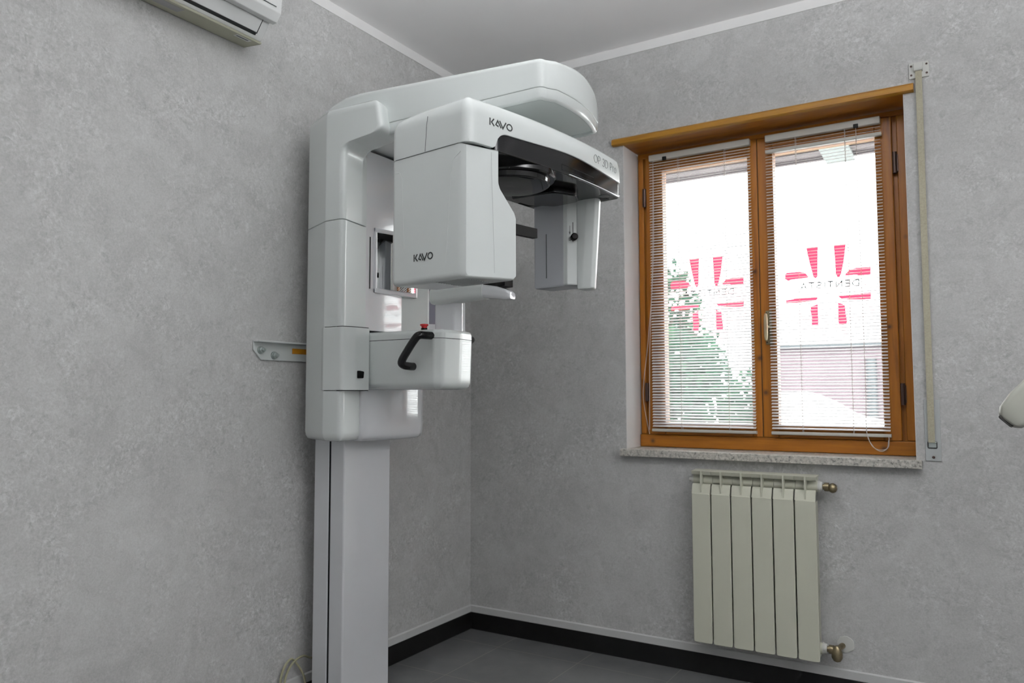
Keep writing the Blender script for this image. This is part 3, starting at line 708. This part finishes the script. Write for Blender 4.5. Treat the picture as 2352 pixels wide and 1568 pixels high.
bm = B(); prism(bm, [(.765, 1.508), (.86, 1.520), (.86, 1.497), (.83, 1.495)], 'y', -1.05, -1.0); obj('support_pad', bm, 'blackm', ha, label='black wedge pad')

# the overhead arm: upper and lower covers
ya, yb2 = -1.2, -.8
def front_x(y): 
    u = (y-YC+.02)/.2; return 1.123 - .032*u*u
fl = [(.16, ya), (1.055, ya)] + [(1.068, ya+.0005), (1.078, ya+.003), (1.085, ya+.009), (1.089, ya+.017), (1.092, ya+.026)] + [(front_x(ya+.026+(.334)*k/12), ya+.026+.334*k/12) for k in range(1, 13)] + [(1.090, yb2-.012), (1.05, yb2), (.16, yb2)]
fl = [p for i, p in enumerate(fl)]
dens = []
for i, p in enumerate(fl):
    q = fl[(i+1) % len(fl)]; dens.append(p); L_ = math.dist(p, q)
    if L_ > .12:
        k = int(L_/.06); dens += [(p[0]+(q[0]-p[0])*j/k, p[1]+(q[1]-p[1])*j/k) for j in range(1, k)]
def ztop(x, y):
    z = 2.203 - .046*max(0, min(1, (x-.35)/.73)) + .016*math.exp(-((y-YC)/.12)**2)*max(0, min(1, (x-.5)/.5)) - .045*max(0, (y+.875)/.075)**2*max(0, min(1, (x-.7)/.3))
    if x < .32: z -= .05*((.32-x)/.16)**2
    return z
bm = B(); plan_loft(bm, dens, [(.004, 2.0655), (0, 2.068), (0, lambda x, y: ztop(x, y)-.018), (.0015, lambda x, y: ztop(x, y)-.011), (.005, lambda x, y: ztop(x, y)-.005), (.010, lambda x, y: ztop(x, y)-.002), (.018, lambda x, y: ztop(x, y)), (.024, lambda x, y: ztop(x, y)+.0003)])
oa = obj('overhead_arm', bm, 'machine', mc, angle=60)
bm = B(); plan_loft(bm, inset(dens, .004), [(0, 2.0635), (0, 2.067)]); obj('arm_seam', bm, 'seam', oa, smooth=False)
bm = B(); plan_loft(bm, dens, [(.019, 2.040), (.0185, 2.0345), (.0165, 2.0312), (.0125, 2.0305), (.008, 2.0335), (.0045, 2.039), (.002, 2.052), (.001, 2.0645)]); obj('arm_underside', bm, 'machine', oa, angle=60)

# rotating unit, turned a little about the vertical
TH = math.radians(8); OU = Vector((.93, -1.1, 0)); A1 = Vector((math.sin(TH), math.cos(TH), 0)); B1 = Vector((math.cos(TH), -math.sin(TH), 0))
def U(s, t, z): q = OU + A1*s + B1*t; return (q.x, q.y, z)
def arc_t(s): return .15 + .03*(1-(s/.39)**2)
NS = 84; S0, S1 = -.385, .402
def outline(d=0.0, s0=S0, s1=S1, back=-.156, back1=-.186):
    """closed plan outline in (s,t): front arc then back edge, corners rounded."""
    pts = [(s0+.025, back), (s0+.010, back+.003), (s0+.003, back+.010), (s0, back+.025)]
    r0 = .030; r1 = .020
    fr = [(s0+r0+(s1-r1-s0-r0)*i/NS, 0) for i in range(NS+1)]
    left = [(s0 + r0 - r0*math.cos(math.pi/2*k/7), arc_t(s0+r0) - r0 + r0*math.sin(math.pi/2*k/7)) for k in range(7)]
    right = [(s1 - r1 + r1*math.sin(math.pi/2*k/7), arc_t(s1-r1) - r1 + r1*math.cos(math.pi/2*k/7)) for k in range(1, 8)]
    for k in range(1, 6): pts.append((s0, back + (arc_t(s0+r0)-r0-back)*k/6))
    pts += left + [(s, arc_t(s)) for s, _ in fr] + right
    for k in range(5, 0, -1): pts.append((s1, back1 + (arc_t(s1-r1)-r1-back1)*k/6))
    for k in range(0, 12): pts.append((s1+(s0-s1)*k/12, back1+(back-back1)*k/12))
    return pts[::-1]
def zfront(s, t):
    """lower edge of the white fascia: down to the tube head seam at the left, raised over the dark opening."""
    u = max(0, min(1, (s+.285)/.045)); u = math.sqrt(max(0, 1-(1-u)**2))
    return 1.824 + u*(.046 + .014*math.exp(-((s-.07)/.2)**2))
def zroof(s, t): return 1.960 + .004*s - .012*max(0, (-t)/.18)**2
OL = outline()
bm = B()
plan_loft(bm, OL, [(.012, zfront), (.0015, lambda s, t: zfront(s, t)), (0, lambda s, t: zfront(s, t)+.0015), (.0, lambda s, t: 1.905), (.002, lambda s, t: 1.922), (.008, lambda s, t: zroof(s, t)-.016), (.018, lambda s, t: zroof(s, t)-.006), (.027, lambda s, t: zroof(s, t)-.002)], U)
gn = obj('rotating_gantry', bm, 'machine', mc, angle=50)
# vertical seam between its two covers on the near end
bm = B(); gb = lambda a, b, h: U(S0-h, a, b)
ribbon(bm, [(-.012, 1.826), (-.006, 1.90), (-.002, 1.925)], .0016, gb, .0005); ribbon(bm, [(-.135, 1.824), (.118, 1.824)], .0014, gb, .0004)
obj('cover_seam', bm, 'greyink', gn, smooth=False)
# glossy black lower body
bm = B(); OB = outline(s0=-.292, s1=S1-.003, back=-.152, back1=-.182)
plan_loft(bm, OB, [(.016, 1.8175), (.006, 1.8178), (.0035, 1.8195), (.0045, 1.8235), (.0045, 1.90)], U)
bb = obj('black_underbody', bm, 'black', gn, angle=30, label='glossy black underside and fascia band')
bm = B(); fr_ = lambda a, b, h: U(a, arc_t(a)+h-.0035, b)
ribbon(bm, [(.05, 1.8212), (.375, 1.8215), (.388, 1.826)], .0028, fr_, .003, .01); obj('fascia_rim', bm, 'machine2', bb)
bm = B(); ribbon(bm, [(.013, 1.829), (.20, 1.829), (.20, 1.846), (.013, 1.846), (.013, 1.829)], .0016, lambda a, b, h: U(a, arc_t(a)+h-.0046, b), .0008, .01); obj('camera_window', bm, 'blackm', bb)
# stepped bearing disc and details under the black body
bm = B(); c0 = U(-.065, .035, 0)
lathe(bm, (c0[0], c0[1], 1.819), (0, 0, -1), [(0, .142), (.014, .142), (.018, .137), (.0185, .124), (.032, .122), (.036, .115), (.0365, .05), (.036, .001)], 48); obj('bearing_disc', bm, 'black', bb, angle=30)
bm = B(); prism(bm, rounded([(.085, -.10), (.20, -.10), (.27, -.04), (.27, .06), (.20, .10), (.11, .07)], .03, 4), 'z', 1.795, 1.819); bm.transform(Matrix(((A1.x, B1.x, 0, OU.x), (A1.y, B1.y, 0, OU.y), (0, 0, 1, 0), (0, 0, 0, 1)))); obj('track_cover', bm, 'black', bb, bevel=.006)
def ventbar(s0_, t0, s1_, t1, w, name, mt):
    b = B(); ribbon(b, [(s0_, t0), (s1_, t1)], w, lambda a, c, h: U(a, c, 1.8172-h), .0012, .05); obj(name, b, mt, bb, smooth=False)
for k in range(10): ventbar(.222+.006*k, -.165, .222+.006*k, -.10, .003, 'vent_slot', 'seam')
for k in range(4): ventbar(.345+.010*k, .055, .345+.010*k, .115, .003, 'vent_slot', 'greyink')
bm = B(); lathe(bm, U(.33, .125, 1.8175), (0, 0, -1), [(0, .019), (.001, .019), (.0014, .017)], 24); obj('floor_lamp_lens', bm, 'greyink', bb)
# x-ray tube head (near end)
HP = rounded([(S0+.001, 1.453), (-.212, 1.462), (-.199, 1.474), (-.199, 1.640), (-.206, 1.656), (-.262, 1.715), (-.268, 1.73), (-.268, 1.823), (S0+.001, 1.823)], [.018, .006, .006, .02, .02, .03, .02, 0, 0], 5)
def hr(dt, ins):
    q = inset(HP, ins) if ins else HP
    out = []
    for s, z in q:
        tt = arc_t(s) - .001 + dt
        # round the outer vertical corner like the gantry
        e = max(0, 1-(s-S0)/.030); tt -= .030*(1-math.sqrt(max(0, 1-e*e))) if dt > -.03 else 0
        out.append(U(s, tt, z))
    return out
def hb_(t, ins, dz=0): return [U(s, t, z + (dz if z < 1.5 else 0)) for s, z in (inset(HP, ins) if ins else HP)]
bm = B(); loft(bm, [hb_(-.156, .017), hb_(-.1535, .009), hb_(-.146, .0025), hb_(-.136, 0), hb_(.02, 0), hb_(.10, 0), hr(-.012, 0), hr(-.004, .0015), hr(0, .006)])
th_ = obj('tube_head', bm, 'machine', mc, angle=50)
# raised outline lines on the side cover, front seam, vents, wordmarks
bm = B(); sd = lambda a, b, h: U(S0+.001-h, a, b)
ribbon(bm, [(-.135, 1.785), (-.118, 1.785), (-.108, 1.765), (-.098, 1.56)], .0014, sd, .0006); obj('cover_crease', bm, 'matte_white', th_)
bm = B(); ribbon(bm, [(.124, 1.80), (.100, 1.785), (.088, 1.74), (.070, 1.50)], .0014, sd, .0006); obj('cover_crease', bm, 'matte_white', th_)
bm = B(); ribbon(bm, [(-.288, 1.475), (-.300, 1.81)], .0007, lambda a, b, h: U(a, arc_t(a)-.001+h, b), .0004); obj('front_seam', bm, 'plateplastic', th_, smooth=False)
bm = B()
for k in range(11): ribbon(bm, [(-.365+.0125*k*.8, .015), (-.365+.0125*k*.8, .125)], .003, lambda a, b, h: U(a, b, 1.4545+.0006*(a+.36)*80*.1-h), .0012, .06)
obj('vent_grille', bm, 'plateplastic', th_, smooth=False)
bm = B(); kavo(bm, lambda a, b, h: U(S0+.001-h, a, b), -.057, 1.5175, .078, .0200); obj('wordmark', bm, 'ink', th_, smooth=False)
bm = B(); kavo(bm, lambda a, b, h: U(a, arc_t(a)+h, b), -.308, 1.8855, .090, .0200); obj('wordmark', bm, 'ink', gn, smooth=False)
bm = B(); lettering(bm, 'OP 3D Pro', lambda a, b, h: U(a, arc_t(a)+h, b), .196, 1.897, .026, .0013, .10, .165); obj('model_lettering', bm, 'greyink', gn, smooth=False)
bm = B(); pts = rounded([(-.202, 1.644), (.106, 1.652), (.106, 1.684), (-.202, 1.678)], .003, 3)
loft(bm, [[U(s, t, z) for s, z in pts] for t in (-.010, .008)]); obj('collimator_bar', bm, 'blackm', th_, label='short black bar from the tube head')
# sensor head (far end)
bm = B(); sp = rounded([(.302, -.162), (.40, -.150), (.40, .0), (.330, .012), (.302, -.030)], [.010, .02, .01, .015, .012], 4)
plan_loft(bm, sp, [(.012, 1.518), (.004, 1.520), (0, 1.527), (0, 1.818)], U); sn = obj('sensor_head', bm, 'lilac', mc, angle=45, label='grey-white sensor housing')
bm = B(); sp3 = rounded([(.3035, -.036), (.345, .004), (.345, .016), (.327, .016), (.3035, -.012)], .006, 3)
plan_loft(bm, [(s-.0012, t) for s, t in sp3], [(.004, 1.522), (0, 1.527), (0, 1.816)], U); obj('edge_cover', bm, 'matte_white', sn, angle=45)
bm = B(); ribbon(bm, [(-.103, 1.553), (-.103, 1.712)], .004, lambda a, b, h: U(.302-h, a, b), .0008, .05); obj('indicator_slot', bm, 'greyink', sn, smooth=False)
fnl = lambda a, b, h: U(.3022+.0235*a-.76*h-.0004, -.012+.028*a+.64*h+.0003, b)
bm = B(); ribbon(bm, [(.56, 1.672), (.56, 1.742)], .05, fnl, .0008, .02); obj('lock_slot', bm, 'seam', sn, smooth=False)
bm = B(); q = U(.3165, .0058, 1.688); d = -A1*.7+B1*.7
tube(bm, [Vector(q)-d*.004, Vector(q)+d*.020, Vector(q)+d*.024], [.012, .0125, .009], 14); obj('lock_knob', bm, 'blackm', sn, label='small black sliding knob')
bm = B()
fm = lambda a, b, h: fnl(a/.03655, b, h)
ribbon(bm, [(.0095, 1.730), (.0095, 1.704)], .0012, fm, .0006, .02); prism_pts = [(.0072, 1.708), (.0095, 1.700), (.0118, 1.708)]; ribbon(bm, prism_pts, .0013, fm, .0006, .02)
ribbon(bm, [(.0070, 1.678), (.0120, 1.678), (.0120, 1.686), (.0070, 1.686), (.0070, 1.678)], .0013, fm, .0006, .02)
ribbon(bm, [(.0080, 1.686), (.0080, 1.690), (.0110, 1.690), (.0110, 1.686)], .0010, fm, .0006, .02)
obj('lock_symbols', bm, 'ink', sn, smooth=False)
bm = B(); sp2 = rounded([(.322, .014), (.338, .012), (.385, .0), (.385, .076), (.347, .095), (.331, .090), (.322, .058)], [.006, .006, .02, .016, .010, .010, .03], 4)
rings = []
for ds_, z in ((.010, 1.504), (.003, 1.506), (0, 1.512), (0, 1.60), (-.001, 1.70), (0, 1.817)):
    k = max(0, (1.8-z)/.3)*.024
    rings.append([U(s, t - (k if t > .05 else 0), z) for s, t in (inset(sp2, ds_) if ds_ > 0 else sp2)])
loft(bm, rings); pn = obj('panoramic_sensor', bm, 'matte_white', mc, angle=45)

# ------------------------------------------------------------------ coiled cable on the left wall
bm = B()
def cp(y, z, x=.022): return (x, y, z)
coil = smoothpath([cp(-1.02, .150, .025), cp(-1.074, .171, .022), cp(-1.109, .187, .022), cp(-1.150, .180), cp(-1.180, .155), cp(-1.196, .11), cp(-1.19, .05, .03), cp(-1.15, .015, .035), cp(-1.115, .03, .03), cp(-1.103, .085, .028), cp(-1.115, .13, .025), cp(-1.150, .182, .02), cp(-1.172, .190, .02), cp(-1.200, .165, .02), cp(-1.214, .115, .02), cp(-1.207, .05, .025), cp(-1.17, .012, .035), cp(-1.10, .008, .045)], 8)
tube(bm, coil, .0042, 8)
tag(obj('cable', bm, 'cable', None, origin=(.03, -1.15, .003)), 'beige cable coiled against the left wall behind the machine column', 'cable')

# ------------------------------------------------------------------ cream equipment head reaching in at the right edge
eq = empty('equipment_arm', (2.62, -.02, 1.35), 'cream plastic equipment head with a dark vent, cut off by the right edge', 'medical device')
tip = Vector((2.228, -.52, 1.070)); ax_ = Vector((.62, .12, .62)).normalized(); sd_ = Vector((.72, -.05, -.70)).normalized(); dp = ax_.cross(sd_).normalized()
bm = B(); rings = []
for h_, w0, w1, d_ in ((-.004, -.014, .040, .020), (0, -.020, .050, .026), (.02, -.030, .052, .034), (.06, -.038, .056, .042), (.12, -.040, .060, .046), (.30, -.040, .060, .046), (.34, -.03, .05, .036)):
    prof = rounded([(w0, -d_), (w1, -d_), (w1, d_), (w0, d_)], .016, 5)
    rings.append([tip + ax_*(h_ + (.012*((a-.01)/.04)**2 if h_ < .01 else 0)) + sd_*a + dp*b for a, b in prof])
loft(bm, rings); eh = obj('device_head', bm, 'cream', eq, angle=60)
bm = B(); prof = rounded([(-.012, -.018), (.032, -.018), (.032, .018), (-.012, .018)], .006, 4)
loft(bm, [[tip + ax_*(h_ + .010*((a-.01)/.04)**2) + sd_*a + dp*b for a, b in prof] for h_ in (-.0065, .004)]); obj('vent', bm, 'grille', eh, label='dark slotted vent')
bm = B(); q = tip + ax_*.33 + sd_*.01
tube(bm, smoothpath([q, q+ax_*.08, Vector((2.64, -.30, 1.38)), Vector((2.72, -.12, 1.37)), Vector((2.72, -.01, 1.37))], 8), .018, 14); obj('support_arm', bm, 'cream', eq)
bm = B(); lathe(bm, (2.72, -.0005, 1.37), (0, -1, 0), [(0, .05), (.012, .05), (.018, .04), (.03, .022)], 24); obj('wall_mount', bm, 'cream', eq)

# ------------------------------------------------------------------ outside the window
bm = B(); box(bm, -30, 34, .32, 40, -1.9, -1.5); box(bm, -30, 34, -40, YB-.32, -1.9, -1.5); struct('ground', bm, 'ground_out', smooth=False)
bm = B(); box(bm, -3, XR+2, .30, 1.98, 2.62, 2.74)
for k in range(9): box(bm, -3, XR+2, .36+.19*k, .40+.19*k, 2.600, 2.62)
struct('roof', bm, 'eave', smooth=False)
bm = B(); prism(bm, [(1.40, 1.45), (1.565, 1.45), (1.552, 1.965), (1.386, 1.965)], 'z', 2.585, 2.598); tag(obj('roof_sheet', bm, 'skylight', None), 'milky sheet under the dark roof overhang outside the right pane', 'roof panel')
# trees beyond the left pane
def tree(x, y, z0, h, blobs, n, leaf, label, seed):
    R = random.Random(seed); e = empty('garden_tree', (x, y, -1.5), label, 'tree', 'trees outside the left pane')
    b = B(); tube(b, smoothpath([(x, y, -1.5), (x+.05, y, -.6), (x-.03, y+.02, z0+.2), (x+.02, y, z0+h*.7)], 6), [.09-.003*i for i in range(19)], 10); obj('trunk', b, 'bark', e)
    b = B()
    for _ in range(n):
        bx, bz, rx, rz = R.choice(blobs); th = R.uniform(0, 2*math.pi); ph = math.acos(R.uniform(-1, 1)); r = R.uniform(.3, 1)**.5
        c = Vector((x+bx+rx*r*math.sin(ph)*math.cos(th), y+.8*rx*r*math.sin(ph)*math.sin(th), bz+rz*r*math.cos(ph)))
        u = Vector((R.gauss(0, 1), R.gauss(0, 1), R.gauss(0, 1))).normalized(); w = u.orthogonal().normalized(); q = u.cross(w); L = leaf*R.uniform(.6, 1.3)
        m = c + u*L*.5 + q*L*.08
        vs = [b.verts.new(p) for p in (c, m+w*L*.28, c+u*L, m-w*L*.28)]; b.faces.new(vs)
    obj('foliage', b, 'leaf', e, recalc=False)
tree(-2.08, 8.7, 1.6, 1.3, [(0, 2.45, .5, .75), (-.3, 1.8, .6, .6), (.3, 1.65, .55, .55)], 1500, .15, 'taller loose tree behind the hedge outside the left pane', 11)
tree(-.75, 5.6, .6, .8, [(-.35, 1.0, .6, .55), (.15, .95, .6, .6), (-.1, 1.45, .55, .42), (.0, .35, .7, .5), (-.4, .3, .6, .5)], 4200, .12, 'dense dark green bush low outside the left pane', 12)
tree(-.62, 7.4, .6, .6, [(.0, 1.0, .42, .45), (.12, .5, .48, .4), (-.1, .1, .5, .4)], 700, .13, 'sparse bush with bright gaps, right of the dense bush', 13)
# house and yard beyond the right pane
hs = empty('neighbour_house', (.3, 9.5, -1.5), 'pale neighbouring house with a mauve lower wall outside the right pane', 'house')
bm = B(); box(bm, -.62, 3.4, 9.05, 10.5, 1.86, 2.40); obj('upper_wall', bm, 'plaster_out', hs, smooth=False)
bm = B(); box(bm, -.55, 3.4, 9.10, 10.5, -1.5, 1.82); obj('lower_wall', bm, 'pink_out', hs, smooth=False, label='mauve-grey lower wall')
bm = B(); box(bm, -.66, 3.45, 8.98, 10.5, 1.80, 1.86); obj('ledge', bm, 'dark_out', hs, bevel=.01)
bm = B(); cyl(bm, (.805, 9.05, -1.5), (.805, 9.05, 1.62), .07, 12); obj('drainpipe', bm, 'dark_out', hs, label='dark drainpipe')
cn = empty('canopy', (.5, 6.0, -1.5), 'white canvas canopy sloping down outside the bottom of the right pane', 'canopy')
top = smoothpath([(.08, 0, 1.115), (.2, 0, 1.125), (.42, 0, 1.13), (.68, 0, 1.03), (.95, 0, .875), (1.3, 0, .80)], 5)
bm = B(); loft(bm, [[(p.x, 5.4, p.z-.03), (p.x, 6.6, p.z-.03), (p.x, 6.6, p.z), (p.x, 5.4, p.z)] for p in top]); obj('canvas', bm, 'awning', cn)
bm = B(); loft(bm, [[(p.x, 5.38, p.z-.50), (p.x, 5.40, p.z-.50), (p.x, 5.40, p.z-.03), (p.x, 5.38, p.z-.03)] for p in top]); obj('valance', bm, 'awning', cn)
for px, pz in ((.12, 1.09), (1.2, .80)):
    for py in (5.45, 6.55):
        bm = B(); cyl(bm, (px, py, -1.5), (px, py, pz), .025, 10); obj('post', bm, 'whiteplastic', cn)

# ------------------------------------------------------------------ bodies of the added fill lamps, hung out of view
for LX, LY, LZ, _, LAB in FILL_LAMPS:
    lu = empty('added_fill_lamp', (LX, LY, LZ), LAB, 'ceiling light', 'added fill lamps')
    bm = B(); prism(bm, [(LY-.075, LZ+.05), (LY-.075, LZ+.006), (LY-.069, LZ), (LY+.069, LZ), (LY+.075, LZ+.006), (LY+.075, LZ+.05), (LY+.069, LZ+.05), (LY+.069, LZ+.02), (LY-.069, LZ+.02), (LY-.069, LZ+.05)], 'x', LX-.39, LX+.39)
    obj('housing', bm, 'whiteplastic', lu, angle=30)
    for k in (-.3, .3):
        bm = B(); cyl(bm, (LX+k, LY, LZ+.02), (LX+k, LY, H), .0015, 8); lathe(bm, (LX+k, LY, H), (0, 0, -1), [(0, .03), (.012, .028), (.02, .006)], 16); obj('suspension_wire', bm, 'steel', lu)
